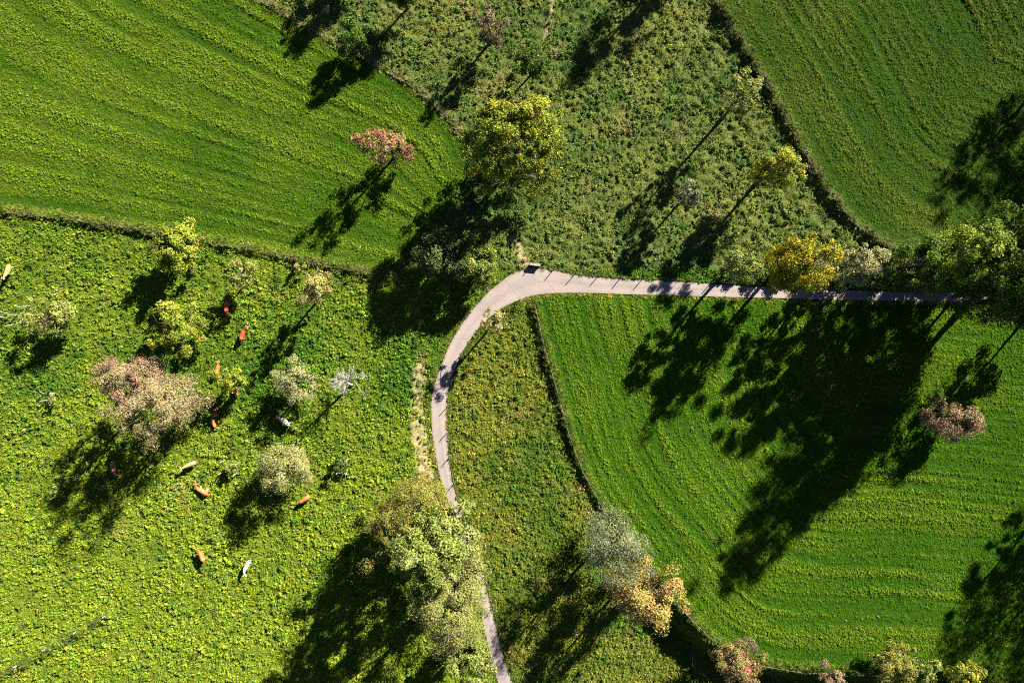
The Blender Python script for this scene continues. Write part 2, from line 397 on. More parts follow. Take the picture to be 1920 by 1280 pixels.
# ------------------------------------------------------------------ ground sheet
def build_ground():
    X0, X1, Y0, Y1, st = -104.0, 104.0, -74.0, 74.0, .28
    xs = np.arange(X0, X1 + .01, st); ys = np.arange(Y0, Y1 + .01, st)
    x, y = np.meshgrid(xs, ys); nx, ny = len(xs), len(ys); x = x.ravel(); y = y.ravel()
    rng = np.random.default_rng(3)
    xj = x + rng.uniform(-.06, .06, len(x)); yj = y + rng.uniform(-.06, .06, len(y))
    z, dpath = zone_of(xj, yj); row = rowfield(xj, yj, z)
    h = bank(xj, yj) + ridge(xj, yj) + relief(xj, yj, z, row, dpath)
    col = tint(xj, yj, z, row) * .5
    sm = soil_mask(xj, yj)[:, None]; col = col * (1 - sm) + np.array([.42, .33, .19]) * sm
    V = np.stack([xj, yj, h], 1)
    i = np.arange(ny - 1)[:, None] * nx + np.arange(nx - 1)[None, :]
    F = np.stack([i, i + 1, i + nx + 1, i + nx], -1).reshape(-1, 4)
    # outer sheet to the horizon, sharing the rim
    n0 = len(V); R = 3000.0
    corners = [0, nx - 1, nx * ny - 1, nx * (ny - 1)]
    rims = [np.arange(nx), np.arange(ny) * nx + nx - 1, (nx * (ny - 1) + np.arange(nx))[::-1], (np.arange(ny) * nx)[::-1]]
    rim = np.concatenate([r[:-1] for r in rims]); pv = V[rim][:, :2]
    sc = np.array([[1.2, 1.2], [2, 2], [6, 7], [30, 40]]); rings = [rim]; VV = [V]; CC = [col]; base = n0; FF = [F]
    for k in range(4):
        q = np.column_stack([pv * sc[k], np.full(len(rim), -.05)]); VV.append(q); CC.append(np.tile([[.06, .10, .012]], (len(rim), 1)))
        cur = np.arange(len(rim)) + base; base += len(rim); a = rings[-1]; b = np.roll(a, -1); c = np.roll(cur, -1)
        FF.append(np.stack([a, cur, c, b], -1)); rings.append(cur)
    me = mesh_np('ground', np.vstack(VV), np.vstack(FF), True); color_attr(me, 'tint', np.vstack(CC))
    o = link('ground', me, M_GROUND); tag(o, kind='structure'); return o
build_ground()

def build_path():
    n = NP_; us = np.array([-.01, 0, .06, .2, .35, .5, .65, .8, .94, 1, 1.01])
    rng = np.random.default_rng(5)
    s = np.concatenate([[0], np.cumsum(np.hypot(*np.diff((pe_l + pe_r) / 2, axis=0).T))])
    wob_l = .10 * fbm(s / 1.3, s * 0 + 1, 3, 81); wob_r = .10 * fbm(s / 1.3, s * 0 + 7, 3, 85)
    dirv = (pe_r - pe_l); dirv /= np.linalg.norm(dirv, axis=1)[:, None]
    a = pe_l + dirv * wob_l[:, None]; b = pe_r + dirv * wob_r[:, None]
    P3 = a[:, None, :] * (1 - us)[None, :, None] + b[:, None, :] * us[None, :, None]
    zz = np.where((us < 0) | (us > 1), -.12, .035)[None, :] + .012 * (1 - (2 * us - 1) ** 2)[None, :] + np.zeros((n, 1))
    V = np.dstack([P3, zz]).reshape(-1, 3); m = len(us)
    i = np.arange(n - 1)[:, None] * m + np.arange(m - 1)[None, :]
    F = np.stack([i, i + 1, i + m + 1, i + m], -1).reshape(-1, 4)
    me = mesh_np('path', V, F, True)
    at = me.attributes.new('track', 'FLOAT_VECTOR', 'POINT')
    T = np.zeros((n, m, 3), np.float32); T[..., 0] = np.clip(us, 0, 1)[None, :]; T[..., 1] = s[:, None]; at.data.foreach_set('vector', T.ravel())
    me.polygons.foreach_set('use_smooth', np.full(len(me.polygons), False))
    o = link('path', me, M_PATH); tag(o, kind='structure')
build_path()

# ------------------------------------------------------------------ grass: tufts scattered over the land
def tuft_mesh(name, seed, n, rad, hgt, wid, up=.5, spread=.35, dome=False):
    rng = np.random.default_rng(seed); V = []; F = []; C = []
    for i in range(n):
        a = rng.uniform(0, 2 * np.pi); r0 = rad * spread * math.sqrt(rng.uniform()); L = rad * rng.uniform(.45, 1.0); hh = hgt * rng.uniform(.45, 1.0)
        b = rng.uniform(0, 2 * np.pi); p = np.array([r0 * math.cos(b), r0 * math.sin(b), -.04])
        d = np.array([math.cos(a), math.sin(a), 0]); w = wid * rng.uniform(.6, 1.25); sd = np.array([-d[1], d[0], 0])
        tw = rng.uniform(-.5, .5); sd = sd * math.cos(tw) + np.array([0, 0, math.sin(tw)])
        ps = [p, p + d * L * .38 + np.array([0, 0, hh * (.55 + up * .4)]), p + d * L * .85 + np.array([0, 0, hh * (.75 + up * .35)])]
        if dome:        # leaves arch out of the middle and droop over the clump's flank
            f = rng.uniform(.55, 1.1); c0 = p * .8 + np.array([0, 0, hgt * rng.uniform(.8, 1.05)])
            ps = [c0, c0 + d * rad * .5 * f - np.array([0, 0, hgt * .22]), c0 + d * rad * f + np.array([0, 0, -hgt * rng.uniform(.75, 1.0)])]
        ws = [w * .5, w, w * .25] if not dome else [w * .7, w, w * .45]; k = len(V); sh = rng.uniform(.72, 1.25); yl = rng.uniform(-.12, .12)
        for q, ww in zip(ps, ws):
            V += [q - sd * ww / 2, q + sd * ww / 2]; C += [(sh * (1 + yl), sh, sh * (1 - yl))] * 2
        F += [(k, k + 1, k + 3, k + 2), (k + 2, k + 3, k + 5, k + 4)]
    me = mesh_np(name, np.array(V), np.array(F)); color_attr(me, 'shade', np.array(C)); me.materials.append(M_TUFT); return me
PROTO = bpy.data.collections.new('grass_prototypes')        # not linked: only instanced
def proto_set(name, k, **kw):
    c = bpy.data.collections.new(name)
    for i in range(k):
        o = bpy.data.objects.new(name + '_tuft', tuft_mesh(name + '_tuft', 100 + i * 7 + len(name), **kw)); c.objects.link(o)
    return c
def mixed_set(name, specs):
    c = bpy.data.collections.new(name)
    for i, kw in enumerate(specs):
        c.objects.link(bpy.data.objects.new(name + '_tuft', tuft_mesh(name + '_tuft', 300 + i * 7 + len(name), **kw)))
    return c
C_PAST = mixed_set('pasture', [dict(n=14, rad=.27, hgt=.30, wid=.10, dome=True, spread=.55), dict(n=14, rad=.30, hgt=.40, wid=.10, dome=True, spread=.7), dict(n=16, rad=.30, hgt=.36, wid=.08, up=.8, spread=.7),
                               dict(n=12, rad=.24, hgt=.36, wid=.09, dome=True, spread=.8), dict(n=20, rad=.36, hgt=.32, wid=.06, up=.7, spread=.6), dict(n=16, rad=.28, hgt=.22, wid=.09, up=.4, spread=.8)])
C_MOWN = mixed_set('mown', [dict(n=12, rad=.17, hgt=.15, wid=.07, dome=True, spread=.8), dict(n=12, rad=.20, hgt=.20, wid=.065, dome=True, spread=.9), dict(n=14, rad=.21, hgt=.13, wid=.06, up=.5, spread=.9), dict(n=16, rad=.24, hgt=.16, wid=.045, up=.7, spread=.8)])
C_WEED = proto_set('weed', 3, n=24, rad=.42, hgt=.38, wid=.15, dome=True, spread=.6)
C_TALL = proto_set('tall', 4, n=34, rad=.42, hgt=.95, wid=.05, up=1.0)
def gn_group(coll):
    g = bpy.data.node_groups.new('scatter_' + coll.name, 'GeometryNodeTree')
    g.interface.new_socket('Geometry', in_out='INPUT', socket_type='NodeSocketGeometry'); g.interface.new_socket('Geometry', in_out='OUTPUT', socket_type='NodeSocketGeometry')
    i = g.nodes.new('NodeGroupInput'); o = g.nodes.new('NodeGroupOutput')
    ci = g.nodes.new('GeometryNodeCollectionInfo'); ci.inputs['Collection'].default_value = coll; ci.inputs['Separate Children'].default_value = True; ci.inputs['Reset Children'].default_value = True
    ip = g.nodes.new('GeometryNodeInstanceOnPoints'); ip.inputs['Pick Instance'].default_value = True
    ri = g.nodes.new('FunctionNodeRandomValue'); ri.data_type = 'INT'; ri.inputs['Min'].default_value = 0; ri.inputs['Max'].default_value = 23
    def attr(n, t):
        a = g.nodes.new('GeometryNodeInputNamedAttribute'); a.data_type = t; a.inputs['Name'].default_value = n; return a.outputs[0]
    g.links.new(i.outputs[0], ip.inputs['Points']); g.links.new(ci.outputs[0], ip.inputs['Instance'])
    ro = [s for s in ri.outputs if s.enabled][0] if any(s.enabled for s in ri.outputs) else ri.outputs[2]
    g.links.new(ri.outputs[2], ip.inputs['Instance Index'])
    g.links.new(attr('rot', 'FLOAT_VECTOR'), ip.inputs['Rotation']); g.links.new(attr('size', 'FLOAT_VECTOR'), ip.inputs['Scale'])
    g.links.new(ip.outputs[0], o.inputs[0]); return g
GN = {k: gn_group(c) for k, c in (('past', C_PAST), ('mown', C_MOWN), ('weed', C_WEED), ('tall', C_TALL))}
def scatter(name, kind, x, y, zz, size, hs, tintc, label, seed=0, tilt=.22):
    rng = np.random.default_rng(seed); n = len(x)
    me = bpy.data.meshes.new(name); me.vertices.add(n); me.vertices.foreach_set('co', np.stack([x, y, zz], 1).astype(np.float32).ravel())
    a = me.attributes.new('rot', 'FLOAT_VECTOR', 'POINT'); R = np.stack([rng.normal(0, tilt, n), rng.normal(0, tilt, n), rng.uniform(0, 6.283, n)], 1).astype(np.float32); a.data.foreach_set('vector', R.ravel())
    a = me.attributes.new('size', 'FLOAT_VECTOR', 'POINT'); a.data.foreach_set('vector', np.stack([size * rng.uniform(.75, 1.35, n), size * rng.uniform(.7, 1.2, n), size * hs], 1).astype(np.float32).ravel())
    color_attr(me, 'tint', tintc); me.update()
    o = link(name, me); md = o.modifiers.new('scatter', 'NODES'); md.node_group = GN[kind]
    tag(o, label, 'grass', kind='stuff'); return o
def jgrid(st, seed, X=101.0, Y=71.0):
    rng = np.random.default_rng(seed); xs = np.arange(-X, X, st); ys = np.arange(-Y, Y, st); x, y = np.meshgrid(xs, ys)
    return x.ravel() + rng.uniform(-st * .55, st * .55, x.size), y.ravel() + rng.uniform(-st * .55, st * .55, x.size)
def build_grass():
    rng = np.random.default_rng(77)
    x, y = jgrid(.31, 1); z, dp = zone_of(x, y)
    soil = soil_mask(x, y)
    for zz, nm, lab in ((2, 'pasture_grass', 'clumpy yellow green grass of the grazed cow pasture'), (3, 'meadow_grass', 'hummocky dull green grass of the rough meadow above the path'), (6, 'strip_grass', 'coarse olive grass between the path and the fence line')):
        m = (z == zz) & (rng.uniform(size=len(x)) > soil * 1.2)
        xx, yy = x[m], y[m]; n = len(xx)
        cl = fbm(xx / 1.1, yy / 1.1, 2, 91); sz = np.clip(.66 + .48 * cl + rng.normal(0, .2, n), .22, 1.5)
        if zz == 3: sz *= np.clip(.75 + .7 * fbm(xx / 3.3, yy / 3.3, 2, 95), .35, 1.3)
        if zz == 6: sz *= .9
        if zz == 2: sz *= np.clip(1.0 + .55 * fbm(xx / 8, yy / 8, 2, 111), .55, 1.3)
        t = tint(xx, yy, np.full(n, zz), np.zeros(n))
        j = rng.normal(0, .15, (n, 1)) + .42 * fbm(xx / .8, yy / .8, 2, 97)[:, None]; t = t * np.clip(1.15 + j, .45, 1.9); t[:, 0] *= np.clip(1 + rng.normal(0, .16, n), .6, 1.5)
        lush = sstep(.22, .5, fbm(xx / 2.6, yy / 2.6, 2, 113))[:, None] * .75; t = t * (1 - lush) + np.array([.05, .125, .022]) * lush; sz = sz * (1 + .35 * lush[:, 0])
        hz = gz(xx, yy) + relief(xx, yy, np.full(n, zz), np.zeros(n), dp[m]) + .01
        scatter(nm, 'past', xx, yy, hz, sz, np.clip(1 + .6 * cl, .6, 1.6), t, lab, zz)
    x, y = jgrid(.29, 2); z, dp = zone_of(x, y); row = rowfield(x, y, z)
    for zz, nm, lab in ((1, 'mown_grass', 'short bright green mown grass striped beside the cow pasture'), (4, 'hay_grass', 'short dark green mown grass in curved rows beyond the grassy bank'), (5, 'lawn_grass', 'smooth green mown grass of the field below the path')):
        m = (z == zz) & (rng.uniform(size=len(x)) < .95)
        xx, yy = x[m], y[m]; n = len(xx); r = row[m]
        sz = np.clip(.85 + .35 * r + rng.normal(0, .15, n), .35, 1.6)
        t = tint(xx, yy, np.full(n, zz), r); t = t * np.clip(1.12 + rng.normal(0, .14, (n, 1)) + .35 * fbm(xx / .6, yy / .6, 2, 98)[:, None], .45, 1.8); t[:, 0] *= np.clip(1 + rng.normal(0, .1, n), .6, 1.4)
        scatter(nm, 'mown', xx, yy, gz(xx, yy) + relief(xx, yy, np.full(n, zz), r, dp[m]) + .01, sz, np.clip(1 + .5 * r, .5, 1.7), t, lab, zz)
    # broad-leaved weeds in the rough areas
    x, y = jgrid(1.0, 3); z, dp = zone_of(x, y)
    w = fbm(x / 5.5, y / 5.5, 3, 101)
    for zz, nm, lab, thr in ((2, 'pasture_weeds', 'darker green broad leaved weeds dotted over the cow pasture', .17), (3, 'meadow_weeds', 'dark leafy docks and weeds dotted over the rough meadow', .02), (6, 'strip_weeds', 'dark leafy weeds in the strip beside the path', .08)):
        m = (z == zz) & (dp > 2.4) & (w + rng.normal(0, .12, len(x)) > thr)
        xx, yy = x[m], y[m]; n = len(xx); t = np.array([.085, .150, .028]) * np.clip(1 + rng.normal(0, .25, (n, 1)), .5, 1.8)
        t[:, 0] *= np.clip(1 + rng.normal(.1, .3, n), .5, 2)
        scatter(nm, 'weed', xx, yy, gz(xx, yy) + .05, rng.uniform(.35, .95, n) * (1.15 if zz == 3 else .9), rng.uniform(.7, 1.3, n), t, lab, zz + 10)
    # unmown ridges along the boundaries and path edges
    def verge(nm, pl, width, hgt, dens, lab, c0, c1, seed, off=0.0, kind='tall'):
        r = np.random.default_rng(seed); L = np.hypot(*np.diff(pl, axis=0).T).sum(); n = int(L * width * dens)
        d = np.concatenate([[0], np.cumsum(np.hypot(*np.diff(pl, axis=0).T))]); s = r.uniform(0, L, n)
        px, py = np.interp(s, d, pl[:, 0]), np.interp(s, d, pl[:, 1]); e = .5
        tx, ty = np.interp(s + e, d, pl[:, 0]) - np.interp(s - e, d, pl[:, 0]), np.interp(s + e, d, pl[:, 1]) - np.interp(s - e, d, pl[:, 1]); tl = np.hypot(tx, ty) + 1e-6
        k = r.normal(0, .28, n) * width + off + .18 * perlin(s / 3.1, s * 0, seed)
        x = px - ty / tl * k; y = py + tx / tl * k
        okm = ~inpoly(x, y, PATH_POLY); x, y, s, k = x[okm], y[okm], s[okm], k[okm]; n = len(x)
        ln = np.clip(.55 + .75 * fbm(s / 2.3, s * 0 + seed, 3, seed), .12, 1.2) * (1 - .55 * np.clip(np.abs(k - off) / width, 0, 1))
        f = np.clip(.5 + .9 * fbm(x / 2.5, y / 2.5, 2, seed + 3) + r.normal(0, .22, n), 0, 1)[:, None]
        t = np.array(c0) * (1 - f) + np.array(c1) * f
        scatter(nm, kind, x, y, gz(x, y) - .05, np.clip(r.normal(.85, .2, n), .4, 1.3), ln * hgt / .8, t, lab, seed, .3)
    G0, G1 = (.08, .13, .02), (.26, .27, .07); D1 = (.33, .29, .13)
    verge('tall_grass', pl_tl_low, 1.9, .9, 12, 'tall unmown grass ridge between the striped field and cow pasture', G0, G1, 201)
    verge('tall_grass', pl_tr, 1.9, 1.1, 12, 'tall unmown grass bank edging the dark mown field', (.07, .11, .025), (.24, .25, .09), 202)
    verge('tall_grass', pl_br, 1.8, 1.0, 14, 'tall unmown grass along the fence below the path bend', (.06, .12, .018), (.18, .21, .04), 203)
    verge('tall_grass', pl_bl, 1.7, .9, 12, 'tall grass ridge along the short fence in the cow pasture', (.07, .13, .018), (.19, .22, .04), 204)
    verge('tall_grass', pl_tl_up, 1.8, .5, 9, 'pale dry grass edge between striped field and rough meadow', (.12, .14, .03), D1, 205)
    i0 = np.argmin(np.hypot(*(pe_l - np.array(P(1000, 500))).T))
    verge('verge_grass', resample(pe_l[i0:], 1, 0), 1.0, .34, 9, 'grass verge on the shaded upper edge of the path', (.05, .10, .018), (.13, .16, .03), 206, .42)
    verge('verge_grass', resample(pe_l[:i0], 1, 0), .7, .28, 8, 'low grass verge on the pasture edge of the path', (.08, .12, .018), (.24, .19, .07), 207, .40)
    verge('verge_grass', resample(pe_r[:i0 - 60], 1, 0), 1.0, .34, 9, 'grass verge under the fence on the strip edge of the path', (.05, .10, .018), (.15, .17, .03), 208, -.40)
    verge('verge_grass', resample(pe_r[i0 - 60:], 1, 0), .6, .22, 8, 'yellowed grass edge between path and mown field', (.14, .15, .02), (.33, .30, .07), 209, -.30)
build_grass()

# ------------------------------------------------------------------ trees
def pal(*cs): return [np.array(c, float) for c in cs]
PAL = {
    'yellowgreen': pal((.29, .33, .03), (.20, .27, .025), (.38, .37, .06), (.11, .16, .02)),
    'orchard': pal((.22, .27, .05), (.33, .33, .09), (.13, .18, .03), (.40, .32, .13)),
    'palegreen': pal((.30, .29, .11), (.24, .26, .07), (.36, .31, .16), (.17, .20, .05)),
    'pinkbrown': pal((.27, .18, .11), (.30, .23, .12), (.20, .19, .07), (.29, .14, .11)),
    'tan': pal((.32, .25, .13), (.27, .24, .09), (.36, .29, .16), (.20, .17, .07)),
    'greyolive': pal((.27, .28, .11), (.35, .34, .16), (.18, .21, .07), (.36, .31, .15)),
    'silver': pal((.17, .20, .09), (.23, .25, .12), (.10, .13, .055), (.29, .30, .17)),
    'orange': pal((.40, .28, .08), (.37, .33, .08), (.25, .27, .05), (.42, .19, .09)),
    'golden': pal((.31, .28, .02), (.25, .26, .02), (.36, .28, .02), (.16, .18, .02)),
    'bigyellow': pal((.24, .27, .025), (.16, .21, .022), (.32, .31, .03), (.09, .14, .02)),
    'green': pal((.06, .12, .016), (.10, .16, .02), (.035, .08, .014), (.16, .20, .03)),
    'dullgreen': pal((.075, .115, .03), (.11, .14, .04), (.05, .085, .025), (.16, .16, .06)),
    'lush': pal((.22, .26, .05), (.15, .20, .035), (.31, .33, .10), (.07, .11, .02)),
    'oliveyellow': pal((.25, .24, .045), (.19, .20, .035), (.28, .23, .05), (.12, .13, .025)),
    'finelight': pal((.20, .22, .05), (.26, .26, .08), (.14, .17, .03), (.28, .26, .10)),
    'red': pal((.30, .17, .09), (.20, .20, .05), (.42, .10, .09), (.30, .24, .10)),
    'redgrey': pal((.20, .15, .09), (.14, .15, .06), (.26, .12, .08), (.24, .20, .15)),
    'yellow': pal((.31, .33, .03), (.24, .28, .03), (.38, .34, .05), (.14, .18, .02)),
    'paleyellow': pal((.38, .33, .10), (.30, .28, .07), (.40, .33, .17), (.24, .22, .07))}
def tree(name, label, cp, rpx, hc, rz, palette, leaves, lsize=.26, base=None, clump=.24, nclump=None, twig=1.0, bark=None, seed=0, group=None, wts=None, lowgap=.0, cat='tree', flat=0.0, lean=None, shape='round'):
    """cp: photo pixel of the crown's centre, rpx: apparent radii in pixels, hc: height of the centre, rz: half height of the crown in metres"""
    rng = np.random.default_rng(1000 + seed); leaves = int(leaves * 2.5); lsize *= 1.12
    k = S * (1 - hc / H); cx, cy = P(cp[0], cp[1], hc)
    if not isinstance(rpx, tuple): rpx = (rpx, rpx)
    rx, ry = rpx[0] * k * 1.04, rpx[1] * k * 1.04; rm = (rx + ry) / 2
    bx, by = P(*base) if base is not None else (cx + rng.normal(0, .04) * rm, cy + rng.normal(0, .04) * rm)
    bz = gz1(bx, by); top = hc + rz
    root = empty(name, (bx, by, bz)); tag(root, label, cat, group)
    c = np.array([cx - bx, cy - by, hc - bz]); r3 = np.array([rx, ry, rz])
    # trunk
    bark = bark or M_BARK
    r0 = .06 + .26 * (top / 18.0) ** .8
    tt = np.linspace(0, 1, 9); end = c + np.array([0, 0, rz * .55])
    tp = np.stack([tt ** 1.15 * end[0], tt ** 1.15 * end[1], -.25 + tt * (end[2] + .25)], 1)
    wob = np.cumsum(rng.normal(0, .028, (9, 2)) * rm ** .7, axis=0); wob[0] = 0; tp[:, :2] += wob * tt[:, None]
    tr = r0 * (1 - .82 * tt) ; tr[0] *= 1.45
    mb = MB(); mb.tube(tp, tr, 9); trunk = link('trunk', mb.mesh('trunk'), bark, root)
    # limbs
    nl = max(6, int(9 + rm)); nc = nclump or int(26 + 11 * rm); limbs = MB(); cents = []; crad = []
    tips = []
    low = hc - bz - rz * (.85 - lowgap)
    for i in range(nl):
        z0 = max(rng.uniform(min(max(low, .9), end[2] * .6), end[2] * .97), .25); f = np.clip((z0 + .25) / (end[2] + .25), 0, 1)
        p0 = np.array([np.interp(f, tt, tp[:, j]) for j in range(3)])
        a = 2.399963 * i + rng.uniform(-.4, .4); u = rng.uniform(-.35, .95)
        d = np.array([math.cos(a) * math.sqrt(1 - u * u), math.sin(a) * math.sqrt(1 - u * u), u])
        e = c + d * r3 * rng.uniform(.70, .95); e[2] = max(e[2], z0 * .75, .3)
        mid = (p0 + e) / 2 + np.array([0, 0, .12 * rz]) + rng.normal(0, .06, 3) * rm
        q = np.linspace(0, 1, 6)[:, None]; pts = (1 - q) ** 2 * p0 + 2 * q * (1 - q) * mid + q * q * e
        rr = np.interp(f, tt, tr) * .45 * (1 - .9 * q[:, 0]) + .010
        limbs.tube(pts, rr, 5, False); tips.append((pts, rr))
    lob = rng.normal(0, 1, (7, 3)); lob /= np.linalg.norm(lob, axis=1)[:, None]; lamp = rng.uniform(.10, .42, 7)
    # twigs to the clump centres
    for i in range(nc):
        u = rng.uniform(-.95, 1)
        a = rng.uniform(0, 2 * np.pi); rad = rng.uniform(.30, 1.0) ** .55 * rng.uniform(.80, 1.06)
        if shape == 'cone':
            w = np.clip(1.05 - .55 * (u + .2), .25, 1); d = np.array([math.cos(a) * w, math.sin(a) * w, u])
        else:
            w = (1 - abs(u) ** 2.6) ** .5; d = np.array([math.cos(a) * w, math.sin(a) * w, u])
        rad *= .86 + (lamp * np.clip(lob @ (d / np.linalg.norm(d)), 0, 1) ** 4).sum()
        e = c + d * r3 * rad; e[2] = max(e[2], .45)
        pts, rr = min(tips, key=lambda t: np.min(np.linalg.norm(t[0][2:] - e, axis=1))); j = 2 + int(np.argmin(np.linalg.norm(pts[2:] - e, axis=1)))
        p0 = pts[j]; mid = (p0 + e) / 2 + rng.normal(0, .08, 3) * rm
        q = np.linspace(0, 1, 4)[:, None]; tw = (1 - q) ** 2 * p0 + 2 * q * (1 - q) * mid + q * q * e
        limbs.tube(tw, (min(rr[j], .05) * (1 - .8 * q[:, 0]) + .008) * twig, 4, False)
        cents.append(e); crad.append(rm * clump * rng.uniform(.5, 1.5))
    link('branches', limbs.mesh('branches'), bark, trunk)
    # leaves
    if leaves > 0:
        cents = np.array(cents); crad = np.array(crad)
        wgt = crad ** 1.5 * rng.uniform(.35, 1.4, nc); wgt /= wgt.sum()
        ci = rng.choice(nc, leaves, p=wgt)
        g = rng.normal(0, 1, (leaves, 3)); g *= (rng.uniform(0, 1, leaves) ** .5 / (np.linalg.norm(g, axis=1) + 1e-9))[:, None]
        Lp = cents[ci] + g * crad[ci][:, None] * np.array([1, 1, .75 - flat])
        Lp[:, 2] = np.maximum(Lp[:, 2], .25)
        outw = (Lp - c) / r3; nrm = outw / (np.linalg.norm(outw, axis=1)[:, None] + 1e-6) * .8 + rng.normal(0, .5, (leaves, 3)) + g / (np.linalg.norm(g, axis=1)[:, None] + 1e-6) * .4 + np.array([0, 0, .25])
        nrm /= np.linalg.norm(nrm, axis=1)[:, None]
        t1 = np.cross(nrm, rng.normal(0, 1, (leaves, 3))); t1 /= np.linalg.norm(t1, axis=1)[:, None] + 1e-9; t2 = np.cross(nrm, t1)
        sz = lsize * np.clip(rng.lognormal(-.18, .38, leaves), .35, 1.9)[:, None]; wd = sz * rng.uniform(.45, .7, leaves)[:, None]
        V = np.stack([Lp - t1 * sz * .5, Lp + t2 * wd * .5 + nrm * sz * .1, Lp + t1 * sz * .55, Lp - t2 * wd * .5 + nrm * sz * .1], 1).reshape(-1, 3)
        F = np.arange(leaves * 4).reshape(-1, 4)
        pa = np.stack(PAL[palette]); w = np.array(wts if wts else [.42, .28, .15, .15]); 
        # colour keeps to branches: each clump leans to one of the tree's leaf colours
        pc = rng.choice(len(pa), nc, p=w / w.sum()); pl_ = rng.choice(len(pa), leaves, p=w / w.sum())
        own = rng.uniform(size=leaves) < .55
        C = np.where(own[:, None], pa[pc[ci]], pa[pl_]) * rng.uniform(.72, 1.25, (leaves, 1)) * rng.uniform(.92, 1.08, (leaves, 3))
        me = mesh_np('crown', V, F); color_attr(me, 'tint', np.repeat(C, 4, axis=0)); link('crown', me, M_LEAF, root)
    return root

